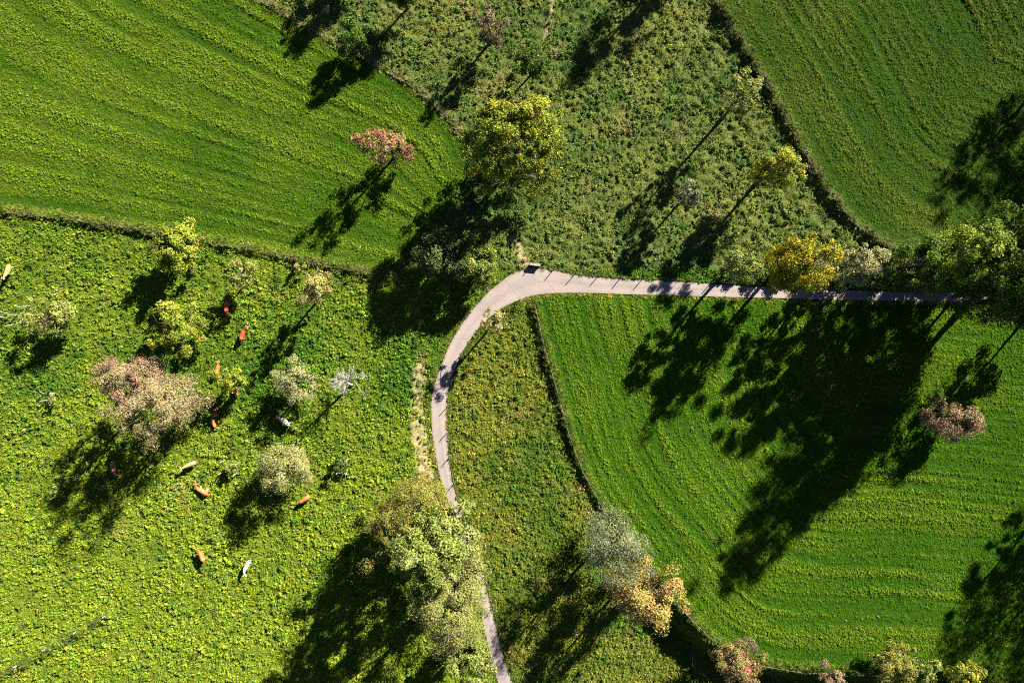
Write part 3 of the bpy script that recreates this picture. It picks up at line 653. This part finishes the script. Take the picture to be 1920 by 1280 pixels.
TR = [
 # name, label, crown px, radius px, hc, rz, palette, leaves, kwargs
 ('orchard_tree', 'yellow green orchard tree with patchy crown touching the grass ridge', (330, 460), (48, 46), 5.6, 3.6, 'yellowgreen', 5200, dict(nclump=44, lsize=.30, clump=.20)),
 ('orchard_tree', 'yellow green orchard tree just above the big pink brown shrub tree', (328, 612), (47, 50), 4.6, 3.2, 'yellowgreen', 4300, dict(nclump=42, lsize=.28, clump=.20, wts=[.4, .2, .2, .2])),
 ('orchard_tree', 'thin olive young tree with a red cow in its shade', (454, 510), (28, 27), 5.0, 2.2, 'orchard', 1500, dict(nclump=34, lsize=.24)),
 ('orchard_tree', 'slender pale yellow tree with a long narrow shadow in the cow pasture', (590, 536), (27, 28), 8.0, 4.6, 'paleyellow', 1900, dict(nclump=36, lsize=.24)),
 ('orchard_tree', 'tiny yellow bush beside the grass ridge by the slender pale tree', (562, 503), (14, 11), 1.4, 1.2, 'paleyellow', 420, dict(nclump=16, lsize=.22, cat='bush')),
 ('shrub_tree', 'pinkish brown feathery tree crown joined to the tan one', (245, 716), (46, 47), 10.8, 8.8, 'pinkbrown', 9500, dict(nclump=85, lsize=.21, twig=1.2)),
 ('shrub_tree', 'wide tan feathery tree beside the pinkish brown crown', (318, 756), (54, 50), 9.6, 8.4, 'tan', 10500, dict(nclump=90, lsize=.20, twig=1.2)),
 ('orchard_tree', 'wide open orchard tree beside the stack of pale stakes', (88, 598), (52, 40), 4.3, 2.6, 'orchard', 2700, dict(nclump=50, lsize=.26, clump=.2)),
 ('orchard_tree', 'grey olive round tree with a white cow under its edge', (548, 716), (38, 38), 4.6, 2.9, 'greyolive', 3700, dict(nclump=52, lsize=.22)),
 ('orchard_tree', 'pale yellow green fluffy tree between two orange cows', (524, 878), (50, 50), 6.0, 3.6, 'palegreen', 6200, dict(nclump=66, lsize=.22)),
 ('orchard_tree', 'small loose yellow green tree with cows around it', (436, 712), (30, 25), 4.4, 2.3, 'yellowgreen', 1500, dict(nclump=34, lsize=.26)),
 ('pasture_tree', 'red and orange leaved tree standing in the striped mown field', (728, 276), (50, 33), 6.4, 4.8, 'red', 3300, dict(nclump=62, lsize=.26, clump=.19)),
 ('broadleaf_tree', 'largest round yellow green tree above the bend of the path', (968, 268), (88, 90), 12.2, 10.4, 'bigyellow', 21000, dict(nclump=190, lsize=.30, clump=.135)),
 ('broadleaf_tree', 'dark green tree standing in the big yellow green tree\'s shadow', (822, 482), (50, 42), 6.5, 4.0, 'dullgreen', 5200, dict(nclump=60, lsize=.27)),
 ('broadleaf_tree', 'half shaded green bush beside the path bend under the yellow green tree', (895, 500), (42, 45), 5.2, 3.6, 'lush', 5200, dict(nclump=60, lsize=.27)),
 ('young_tree', 'thin bare looking pale tree leaning over the inner edge of the path', (928, 600), (22, 21), 7.4, 3.0, 'paleyellow', 1100, dict(nclump=40, lsize=.22, twig=1.3)),
 ('meadow_tree', 'small round dark green tree next to the striped field edge', (664, 62), (30, 36), 4.6, 2.9, 'green', 3300, dict(nclump=44, lsize=.26)),
 ('meadow_tree', 'green tree cut by the picture edge with a long thin trunk shadow', (752, -22), (34, 34), 6.4, 3.4, 'green', 3200, dict(nclump=42, lsize=.26)),
 ('meadow_tree', 'reddish grey half bare tree in the rough meadow', (916, 48), (28, 31), 6.8, 4.6, 'redgrey', 2600, dict(nclump=36, lsize=.22, twig=1.2)),
 ('meadow_tree', 'dark green tree in the rough meadow above the big yellow green one', (1000, 116), (35, 34), 5.2, 2.6, 'green', 2600, dict(nclump=44, lsize=.26, clump=.2)),
 ('meadow_tree', 'light yellow green sparse tree near the grassy bank with very long shadow', (1390, 182), (33, 30), 10.4, 4.8, 'orchard', 2600, dict(nclump=40, lsize=.25)),
 ('meadow_tree', 'small pale grey green tree with an oval shadow in the rough meadow', (1292, 366), (25, 26), 6.8, 3.0, 'silver', 2600, dict(nclump=36, lsize=.22)),
 ('meadow_tree', 'bright yellow tree standing against the grassy bank', (1458, 317), (46, 34), 10.0, 6.8, 'yellow', 5200, dict(nclump=56, lsize=.27)),
 ('roadside_tree', 'small light green tree on the upper edge of the path beside the golden one', (1394, 498), (38, 30), 10.2, 7.0, 'lush', 4200, dict(nclump=44, lsize=.28, wts=[.5, .2, .2, .1])),
 ('roadside_tree', 'dense golden yellow oval tree overhanging the path', (1500, 500), (45, 52), 12.0, 8.2, 'golden', 11500, dict(nclump=95, lsize=.26)),
 ('roadside_tree', 'grey green shrubby tree between the golden tree and dark hedge trees', (1596, 498), (42, 34), 9.0, 8.0, 'greyolive', 6500, dict(nclump=52, lsize=.24)),
 ('roadside_tree', 'dark green tree at the foot of the grassy bank by the path', (1702, 500), (54, 42), 11.5, 10.6, 'green', 10500, dict(nclump=70, lsize=.27)),
 ('roadside_tree', 'yellow green topped tree next to the tall trees at the path\'s end', (1802, 482), (60, 48), 14.0, 12.0, 'yellowgreen', 14000, dict(nclump=90, lsize=.29, wts=[.2, .3, .05, .45])),
 ('roadside_tree', 'tall green tree rising behind the yellow green topped one', (1910, 440), (64, 64), 15.0, 11.5, 'green', 11500, dict(nclump=100, lsize=.30, wts=[.4, .3, .15, .15])),
 ('tall_tree', 'towering dark green tree rooted at the lower edge of the path', (2008, 550), (86, 82), 22.0, 17.5, 'green', 24000, dict(nclump=240, lsize=.33, base=(1812, 569))),
 ('tall_tree', 'thin dark tree rooted in the mown field below the path\'s end', (1990, 608), (46, 40), 9.0, 5.0, 'green', 3200, dict(nclump=50, lsize=.33, base=(1916, 606))),
 ('roadside_tree', 'broad dark green tree overhanging the shaded end of the path', (1884, 545), (62, 52), 11.5, 8.0, 'green', 9000, dict(nclump=80, lsize=.30)),
 ('field_tree', 'round pinkish brown tree alone in the mown field below the path', (1786, 790), (47, 39), 4.6, 3.8, 'pinkbrown', 4800, dict(nclump=60, lsize=.23)),
 ('riverside_tree', 'olive yellow feathery tree at the path edge above the lush green crown', (786, 948), (62, 60), 9.0, 8.2, 'oliveyellow', 11000, dict(nclump=95, lsize=.21)),
 ('riverside_tree', 'brownish dark tree on the shady side of the lush green crown', (735, 1002), (48, 50), 10.0, 9.0, 'oliveyellow', 8000, dict(nclump=55, lsize=.22, wts=[.2, .3, .1, .4])),
 ('riverside_tree', 'lush bright green round tree beside the path', (806, 1020), (68, 68), 15.0, 13.2, 'lush', 17000, dict(nclump=130, lsize=.30, clump=.185)),
 ('riverside_tree', 'fine leaved light olive tree leaning over the path', (846, 1125), (62, 80), 14.5, 13.4, 'finelight', 23000, dict(nclump=120, lsize=.19)),
 ('riverside_tree', 'green tree at the foot of the light olive one by the path', (880, 1232), (44, 52), 10.0, 9.0, 'lush', 8500, dict(nclump=60, lsize=.27)),
 ('fence_tree', 'silver grey green willow like tree on the lower fence line', (1158, 1030), (57, 60), 10.0, 8.2, 'silver', 10500, dict(nclump=95, lsize=.19)),
 ('fence_tree', 'orange and yellow autumn tree next to the silver grey one', (1206, 1112), (62, 54), 9.6, 7.8, 'orange', 8600, dict(nclump=85, lsize=.26)),
 ('fence_tree', 'pinkish red and green small tree on the white fence', (1378, 1246), (44, 38), 4.6, 3.2, 'red', 4200, dict(nclump=56, lsize=.22, wts=[.3, .35, .05, .3])),
 ('fence_tree', 'brown twiggy shrub leaning on the pinkish red tree', (1400, 1214), (24, 18), 3.2, 2.0, 'redgrey', 1100, dict(nclump=28, lsize=.18, twig=1.3)),
 ('fence_tree', 'small dull pink shrub on the lower fence between two trees', (1562, 1272), (30, 22), 3.2, 2.2, 'pinkbrown', 1700, dict(nclump=32, lsize=.2)),
 ('fence_tree', 'olive round tree in the lower hedge beside a yellow one', (1672, 1252), (44, 32), 4.6, 3.2, 'oliveyellow', 3800, dict(nclump=50, lsize=.23)),
 ('fence_tree', 'pale green bush wedged against the olive round tree', (1728, 1258), (28, 24), 3.4, 2.4, 'lush', 1900, dict(nclump=34, lsize=.23)),
 ('fence_tree', 'bright yellow bush at the lower hedge beside the deep shade', (1814, 1268), (36, 30), 3.8, 2.6, 'yellow', 2300, dict(nclump=40, lsize=.26)),
 # trees whose shadows reach into the picture
 ('distant_tree', 'tree casting the long shadow across the dark mown field', None, 4.4, 15, 9.5, 'green', 6000, dict(ground=(2036, 57))),
 ('distant_tree', 'tree casting the shadow at the corner of the dark mown field', None, 4.8, 15, 9.5, 'green', 6000, dict(ground=(2108, 112))),
 ('distant_tree', 'tree casting the finger shaped shadow on the lower mown field', None, 3.4, 18, 10.5, 'green', 6000, dict(ground=(2100, 790))),
 ('distant_tree', 'tree casting the broad shadow on the lower mown field', None, 6.6, 18, 11.0, 'green', 9500, dict(ground=(2122, 898))),
 ('distant_tree', 'tree deepening the broad shadow on the lower mown field', None, 7.0, 18, 11.0, 'green', 9500, dict(ground=(2195, 965))),
 ('distant_tree', 'tree casting the dark pointed shadow on the rough meadow', None, 4.0, 14, 8.5, 'green', 8000, dict(ground=(1322, -133))),
 ('distant_tree', 'tree casting the round shadow at the upper end of the striped field', None, 3.8, 8, 4.6, 'green', 5000, dict(ground=(684, -78))),
]
for i, (nm, lab, cp, rp, hc, rz, pa, nlv, kw) in enumerate(TR):
    kw = dict(kw)
    if kw.get('bark') == 'pale': kw['bark'] = M_PALEBARK
    g = kw.pop('ground', None)
    if g is not None:
        w = P(*g); k = 1 - hc / H; cp = (960 + w[0] / S / k, 640 - w[1] / S / k); rp = rp / S / k
    tree(nm, lab, cp, rp, hc, rz, pa, nlv, seed=i, **kw)
def hedge():
    rng = np.random.default_rng(91); k = 0
    spots = [(1352, 519, 9, .9), (1372, 520, 11, 1.1), (1412, 522, 12, 1.2), (1436, 522, 13, 1.4), (1462, 523, 14, 1.6), (1528, 525, 15, 2.0), (1554, 526, 16, 2.2), (1582, 527, 17, 2.4), (1624, 526, 17, 2.4), (1652, 524, 18, 2.4), (1684, 527, 19, 2.6), (1720, 527, 20, 2.7), (1752, 526, 20, 2.8), (1786, 525, 21, 2.8), (1822, 524, 22, 2.9), (1862, 522, 22, 2.9)]
    near = ['under the small light green tree', 'under the golden tree', 'under the grey green shrubby tree', 'under the dark green tree by the bank', 'under the yellow green topped tree']
    for px, py, r, h in spots:
        w = near[0 if px < 1425 else 1 if px < 1545 else 2 if px < 1640 else 3 if px < 1735 else 4]
        h *= 1.35 if px > 1500 else 1.1
        tree('bramble_bush', 'dark bramble bush on the path verge ' + w, (px, py - (2 if px > 1500 else 0)), (r * 1.25, r), h * .52, h * .5, 'dullgreen' if k % 3 else 'green', int(260 + 28 * r), nclump=18, lsize=.24, seed=400 + k, cat='bush', clump=.34, group='brambles along the path ' + w); k += 1
hedge()
# the leafless tree: trunk, forked limbs and grey twigs
def dead_tree():
    rng = np.random.default_rng(55); bx, by = P(660, 722); root = empty('dead_tree', (bx, by, 0)); tag(root, 'pale grey leafless dead tree with one long side limb', 'tree')
    mb = MB(); t = np.linspace(0, 1, 8)[:, None]; tip = np.array([*(np.array(P(638, 714, 6.6)) - (bx, by)), 6.6])
    tp = t * tip + np.array([0, 0, -.25]) * (1 - t) + np.c_[rng.normal(0, .06, (8, 2)), np.zeros(8)] * t; mb.tube(tp, .24 * (1 - .75 * t[:, 0]) + .02, 8)
    trunk = link('trunk', mb.mesh('trunk'), M_PALEBARK, root)
    br = MB()
    def limb(p, d, L, r, depth):
        n = 6; q = [p]; dd = d / np.linalg.norm(d)
        for i in range(n - 1):
            dd = dd + rng.normal(0, .16, 3) + np.array([0, 0, .04]); dd /= np.linalg.norm(dd); q.append(q[-1] + dd * L / (n - 1))
        q = np.array(q); rr = np.linspace(r, r * .3, n) + .006; br.tube(q, rr, 5, False)
        if depth:
            for k in range(5 if depth > 1 else 6):
                j = rng.integers(1, n); limb(q[j], dd + rng.normal(0, .75, 3), L * rng.uniform(.4, .65), rr[j] * .6, depth - 1)
    for i in range(14): limb(tp[rng.integers(4, 8)], rng.normal(0, 1, 3) + np.array([0, 0, .4]), rng.uniform(1.2, 2.3), .045, 2)
    e = np.array([*(np.array(P(688, 704, 6.5)) - (bx, by)), 6.5]); limb(tp[4], e - tp[4], np.linalg.norm(e - tp[4]), .13, 2)
    e = np.array([*(np.array(P(656, 684, 6.5)) - (bx, by)), 6.5]); limb(tp[4], e - tp[4], np.linalg.norm(e - tp[4]), .11, 2)
    link('branches', br.mesh('branches'), M_PALEBARK, trunk)
dead_tree()

# ------------------------------------------------------------------ fences
def post_mesh(h, r, seed):
    rng = np.random.default_rng(seed); mb = MB(); mb.tube([[0, 0, -.3], [0, 0, h * .5], [0, 0, h - .03], [0, 0, h]], [r * 1.05, r, r * .96, r * .8], 8); return mb.mesh('post')
def fence(label, pl_px, spacing, h=1.25, r=.06, mat=None, wires=(.55, 1.05), wmat=None, wr=.004, jit=.12, seed=0, pts=None, name='fence'):
    rng = np.random.default_rng(seed)
    pl = np.array(pts) if pts is not None else resample(PL(pl_px), spacing, 1)
    o = empty(name, (pl[0][0], pl[0][1], gz1(*pl[0]))); tag(o, label, 'fence'); me = [post_mesh(h * f, r, seed) for f in (.94, 1.0, 1.07)]
    for m in me: m.materials.append(mat or M_DARKPOST)
    tops = []
    for i, (x, y) in enumerate(pl):
        x += rng.normal(0, jit * .4); y += rng.normal(0, jit * .4); z = gz1(x, y); p = link('post', me[i % 3], None, o)
        p.location = (x - o.location.x, y - o.location.y, z - o.location.z); p.rotation_euler = (rng.normal(0, .05), rng.normal(0, .05), rng.uniform(0, 6)); tops.append((x, y, z))
    for wz in wires:
        mb = MB(); T = np.array(tops); q = []
        for i in range(len(T) - 1):
            for t in (0, .25, .5, .75): q.append(T[i] * (1 - t) + T[i + 1] * t + np.array([0, 0, wz - .10 * t * (1 - t)]))
        q.append(T[-1] + np.array([0, 0, wz])); mb.tube(np.array(q) - np.array(o.location), np.full(len(q), wr), 4)
        link('wire', mb.mesh('wire'), wmat or M_WIRE, o)
    return o
fence('row of dark posts with wire along the shaded upper edge of the path', [(996, 498), (1035, 504), (1085, 514), (1160, 520), (1240, 523), (1400, 533), (1600, 541), (1800, 544)], 3.75, 1.5, .07, seed=1)
fence('posts and wire along the strip edge of the path, ending at the bend', [(950, 1230), (924, 1130), (903, 1055), (867, 958), (850, 900), (842, 850), (839, 800), (840, 755), (848, 712)], 4.35, 1.4, .07, seed=2)
fence('wire fence on the grass ridge between striped field and cow pasture', [(-40, 394), (100, 408), (200, 423), (290, 437), (400, 456), (500, 475), (600, 498), (690, 511), (735, 520)], 5.8, 1.2, .055, seed=3)
fence('wire fence on the grassy bank edging the dark mown field', [(1300, -50), (1336, 4), (1392, 94), (1437, 166), (1478, 244), (1516, 316), (1558, 382), (1608, 432), (1664, 470)], 6.2, 1.2, .05, seed=4)
fence('white tape fence following the tall grass to the lower hedge', [(1003, 572), (1018, 645), (1042, 725), (1068, 820), (1096, 895), (1138, 966), (1203, 1054), (1260, 1118), (1330, 1201), (1412, 1243), (1540, 1259), (1660, 1259)], 7.5, 1.1, .045, mat=M_DARKPOST, wires=(1.0,), wmat=M_TAPE, wr=.007, seed=5)
fence('short line of pale wooden posts on the pasture ridge', [(-20, 1274), (0, 1263), (58, 1233), (110, 1200), (165, 1171), (203, 1150)], 5.0, 1.15, .08, mat=M_POST, seed=6)
fence('leaning posts and wire on the dry edge of the striped field', [(480, -8), (545, 36), (640, 92), (720, 130), (795, 176), (856, 239)], 5.6, 1.1, .05, seed=7)
fence('small white tape fence standing below the embankment', None, 3, 1.1, .05, mat=M_POST, wires=(.95,), wmat=M_TAPE, wr=.014, seed=8, pts=[P(1307, 1216), P(1306, 1260), P(1335, 1285)])

# ------------------------------------------------------------------ stake groups and saplings in the pasture
def stakes(label, pts, h, r=.07, mat=None, seed=0, sapling=0.0, tint_='orchard', cross=False):
    rng = np.random.default_rng(seed); cx = np.mean([P(*p)[0] for p in pts]); cy = np.mean([P(*p)[1] for p in pts])
    o = empty('tree_guard', (cx, cy, 0)); tag(o, label, 'tree guard', 'stake guards round young trees')
    for i, p in enumerate(pts):
        x, y = P(*p); m = post_mesh(h * rng.uniform(.9, 1.1), r, i); m.materials.append(mat or M_POST); q = link('post', m, None, o); q.location = (x - cx, y - cy, 0); q.rotation_euler = (rng.normal(0, .10), rng.normal(0, .10), 0)
    if cross:
        for a, b in zip(range(len(pts)), list(range(1, len(pts))) + [0]):
            A = np.array([*P(*pts[a]), h * .75]) - (cx, cy, 0); B = np.array([*P(*pts[b]), h * .75]) - (cx, cy, 0); mb = MB(); mb.tube([A, (A + B) / 2, B], [r * .6] * 3, 5); link('rail', mb.mesh('rail'), mat or M_POST, o)
    return o
stakes('four pale stakes round a leafy sapling beside two orange cows', [(421, 862), (449, 866), (445, 886), (416, 886)], 1.9, .06, seed=1)
stakes('two pale stakes with a rail round a dark sapling near the path', [(654, 860), (650, 884), (634, 884)], 1.7, .06, seed=2, cross=True)
stakes('weathered stakes standing alone in the pasture above the tree shadow', [(86, 738), (107, 736), (90, 750), (105, 757)], 1.8, .055, seed=3)
stakes('pale stakes standing in the shadow of the pink brown tree', [(107, 910), (126, 911), (106, 921), (116, 919), (105, 932), (124, 930)], 1.3, .06, seed=4)
stakes('loose group of long white stakes beside the wide orchard tree', [(46, 578), (58, 573), (18, 588), (36, 590), (26, 608), (52, 606), (16, 596)], 2.2, .06, seed=5)
tree('sapling', 'small leafy sapling between four pale stakes', (431, 877), (15, 12), 1.6, 1.0, 'orchard', 420, nclump=16, lsize=.22, seed=201)
tree('sapling', 'small dark sapling inside the stakes near the path', (640, 868), (17, 18), 1.8, 1.2, 'green', 560, nclump=18, lsize=.22, seed=202)
tree('sapling', 'wispy sapling between the weathered stakes', (97, 747), (12, 10), 1.5, .9, 'orchard', 160, nclump=12, lsize=.18, seed=203)

# ------------------------------------------------------------------ wall stub at the bend, dung heaps and stones
def culvert():
    x, y = P(1003, 497); o = empty('culvert_wall', (x, y, 0), -.12); tag(o, 'small concrete culvert wall beside the bend of the path', 'wall')
    mb = MB(); mb.box((0, 0, .35), (1.7, .30, 1.0)); link('wall', mb.mesh('wall', False), M_STONE, o)
    mb = MB(); mb.box((0, 0, .90), (1.85, .42, .12)); link('coping', mb.mesh('coping', False), M_STONE, o)
culvert()
def mound(px, py, r, h, label, seed, nm='molehill'):
    rng = np.random.default_rng(seed); n = 14; V = [[0, 0, h]]; F = []
    for k, (f, hh) in enumerate(((.35, .85), (.7, .45), (1.0, -.03))):
        for i in range(n):
            a = 2 * math.pi * i / n; rr = r * f * rng.uniform(.8, 1.2); V.append([rr * math.cos(a), rr * math.sin(a), h * hh * rng.uniform(.8, 1.15)])
    for i in range(n):
        j = (i + 1) % n; F.append((0, 1 + i, 1 + j))
        for k in range(2): F.append((1 + k * n + i, 1 + (k + 1) * n + i, 1 + (k + 1) * n + j, 1 + k * n + j))
    me = bpy.data.meshes.new(nm); me.from_pydata(V, [], F); me.update(); o = link(nm, me, M_DUNG); x, y = P(px, py); o.location = (x, y, gz1(x, y) + .02); tag(o, label, 'molehill', 'molehills in the mown field')
for i, (a, b) in enumerate(((1616, 1160), (1646, 1155), (1806, 1168), (1694, 1106), (1586, 1163), (1780, 1098))):
    mound(a, b, .2, .12, 'small brown molehill in the mown field below the path', i)

# ------------------------------------------------------------------ cows
def skin_mesh(name, verts, edges):
    """one closed body: balls swept along the skeleton, merged into a single surface and smoothed"""
    bm = bmesh.new(); bmesh.ops.create_icosphere(bm, subdivisions=2, radius=1.0)
    SV = np.array([v.co for v in bm.verts]); SF = np.array([[v.index for v in f.verts] for f in bm.faces]); bm.free()
    VV = []; FF = []; n = 0
    for a, b in edges:
        A, B = np.array(verts[a]), np.array(verts[b]); L = np.linalg.norm(A[:3] - B[:3]); k = max(2, int(L / (.3 * min(A[3], B[3]))) + 1)
        for t in np.linspace(0, 1, k):
            q = A * (1 - t) + B * t; VV.append(q[:3] + SV * np.array([(q[3] + q[4]) / 2, q[3], q[4]])); FF.append(SF + n); n += len(SV)
    o = bpy.data.objects.new(name, mesh_np(name + '_balls', np.vstack(VV), np.vstack(FF))); COL.objects.link(o)
    rm = o.modifiers.new('remesh', 'REMESH'); rm.mode = 'VOXEL'; rm.voxel_size = .03; sm = o.modifiers.new('smooth', 'SMOOTH'); sm.factor = .5; sm.iterations = 6
    dg = bpy.context.evaluated_depsgraph_get(); dg.update(); m2 = bpy.data.meshes.new_from_object(o.evaluated_get(dg)); bpy.data.objects.remove(o)
    m2.name = name; m2.polygons.foreach_set('use_smooth', np.full(len(m2.polygons), True)); return m2
def cow_pose(pose):
    v = []; e = []
    def add(x, y, z, r, to=None, r2=None):
        v.append((x, y, z, r, r2 or r)); k = len(v) - 1
        if to is not None: e.append((to, k))
        return k
    dz = -.62 if pose == 'lying' else 0
    b0 = add(-.15, 0, 1.0 + dz, .40, None, .44)
    hip = add(-.58, 0, 1.08 + dz, .35, b0, .36); rump = add(-.86, 0, 1.10 + dz, .20, hip, .20)
    ch = add(.28, 0, 1.0 + dz, .37, b0, .42); sh = add(.60, 0, 1.10 + dz, .28, ch, .32)
    side = {'stand': 0, 'graze': .10, 'turn': .42, 'lying': .38}[pose]
    if pose == 'graze':
        n1 = add(.92, side * .5, .92, .17, sh, .20); n2 = add(1.14, side, .60, .13, n1, .15); hd = add(1.28, side * 1.1, .38, .13, n2, .13); mz = add(1.42, side * 1.1, .16, .085, hd, .09)
    else:
        n1 = add(.90, side * .35, 1.22 + dz, .18, sh, .21); n2 = add(1.12, side * .8, 1.32 + dz, .13, n1, .15); hd = add(1.30, side * 1.35, 1.28 + dz, .14, n2, .13); mz = add(1.52, side * 1.95, 1.12 + dz, .085, hd, .09)
    t1 = add(-1.06, 0, 1.08 + dz, .05, rump); t2 = add(-1.12, .03, .72 + dz * .6, .035, t1); add(-1.10, .05, .40 + dz * .4, .05, t2)
    for s in (-1, 1):
        if pose == 'lying':
            a = add(-.62, s * .36, .30, .17, hip); b = add(-.25, s * .55, .14, .09, a); add(-.62, s * .60, .07, .06, b)
            a = add(.42, s * .30, .26, .12, ch); b = add(.72, s * .38, .12, .075, a); add(.45, s * .42, .07, .055, b)
        else:
            a = add(-.66, s * .20, .76, .15, hip, .20); b = add(-.76, s * .21, .46, .075, a); c = add(-.68, s * .21, .18, .055, b); add(-.66, s * .21, .03, .065, c)
            a = add(.42, s * .18, .68, .12, ch, .16); b = add(.46, s * .18, .38, .065, a); c = add(.44, s * .18, .15, .052, b); add(.46, s * .18, .03, .062, c)
    return skin_mesh('body', v, e), np.array(v[n2][:3]), np.array(v[hd][:3]), np.array(v[mz][:3])
POSES = {p: cow_pose(p) for p in ('stand', 'graze', 'turn', 'lying')}
for p in POSES.values(): p[0].materials.append(M_COW)
_eb = MB(); _eb.tube([[0, 0, 0], [0, .10, .02], [0, .19, .0], [0, .25, -.03]], [.03, .06, .055, .012], 6); EAR = _eb.mesh('ear'); EAR.materials.append(M_COW)
_hb = MB(); _hb.tube([[0, 0, 0], [.02, .09, .03], [.05, .14, .10], [.08, .14, .17]], [.032, .027, .018, .006], 6); HORN = _hb.mesh('horn'); HORN.materials.append(M_HORN)
COLS = {'cream': (.58, .34, .13), 'orange': (.44, .135, .022), 'red': (.36, .055, .014), 'darkred': (.30, .05, .018), 'white': (.72, .62, .52), 'pale': (.55, .34, .15), 'brown': (.30, .12, .05)}
def cow(label, px, py, hx, hy, pose, colr, scale=1.0, horns=True, mirror=False):
    """px,py: the back as seen in the photo; (hx,hy): heading of the head in photo pixels"""
    scale *= 1.1; x, y = P(px, py, .9 * scale); me, n2, hd, mz = POSES[pose]
    o = empty('cow', (x, y, gz1(x, y)), math.atan2(-hy, hx)); o.scale = (scale, -scale if mirror else scale, scale); tag(o, label, 'cow', 'cattle grazing in the pasture')
    c = (*COLS[colr], 1); b = link('body', me, None, o); b.color = c
    d = mz - hd; d /= np.linalg.norm(d); sd = np.cross([0, 0, 1.], d); sd /= np.linalg.norm(sd); up = np.cross(d, sd); poll = hd - d * .10 + up * .07
    for s in (-1, 1):
        R = Matrix((d, sd * s, up)).transposed().to_4x4() if True else None
        for nm, m, off in (('ear', EAR, sd * s * .09),) + ((('horn', HORN, sd * s * .05 + up * .05),) if horns else ()):
            q = link(nm, m, None, b); q.matrix_local = Matrix.Translation(Vector(poll + off)) @ R; q.color = c
    return o
cow('cream and orange cow near the striped field beside no tree', 15, 508, -.35, 1, 'stand', 'cream')
cow('dark red cow standing in the shade of the thin olive tree', 425, 576, -.1, 1, 'graze', 'red', .95)
cow('bright red cow in the open with its head turned aside', 455, 627, .25, -1, 'turn', 'red', 1.0, mirror=True)
cow('orange and cream cow partly behind the small loose tree', 408, 692, .2, -1, 'stand', 'orange', .95)
cow('small orange calf under the edge of the small loose tree', 443, 734, -.15, -1, 'stand', 'orange', .72, horns=False)
cow('dark red calf in tree shade ahead of the orange calf', 402, 774, .25, -1, 'turn', 'darkred', .74, horns=False, mirror=True)
cow('orange calf with its tail to the dark red calf', 401, 794, .45, 1, 'graze', 'orange', .74, horns=False)
cow('white cow with brown head under the grey olive tree', 534, 790, -1, -.75, 'stand', 'white')
cow('deep orange cow beside the pale fluffy tree\'s outer branches', 571, 870, -.1, 1, 'graze', 'red', .85)
cow('orange cow with cream hindquarters in the open below the pale fluffy tree', 571, 936, -1, .65, 'graze', 'orange', 1.0)
cow('plump orange and cream cow lying with head curled round', 376, 922, -1, -.6, 'lying', 'orange', 1.08, mirror=True)
cow('pale cream cow standing above the lying orange cow', 356, 871, -1, .45, 'stand', 'pale')
cow('brown cow in the long shadow of the pink brown tree', 213, 876, .1, 1, 'graze', 'brown', .98)
cow('brown cow right under the tan tree\'s lower branches', 279, 809, 1, .3, 'stand', 'brown', .85)
cow('orange cow in the open meadow beside the white one', 378, 1041, -.4, -1, 'stand', 'orange', 1.0)
cow('white cow grazing with curled neck in the open meadow', 462, 1061, -.5, 1, 'turn', 'white', .92)
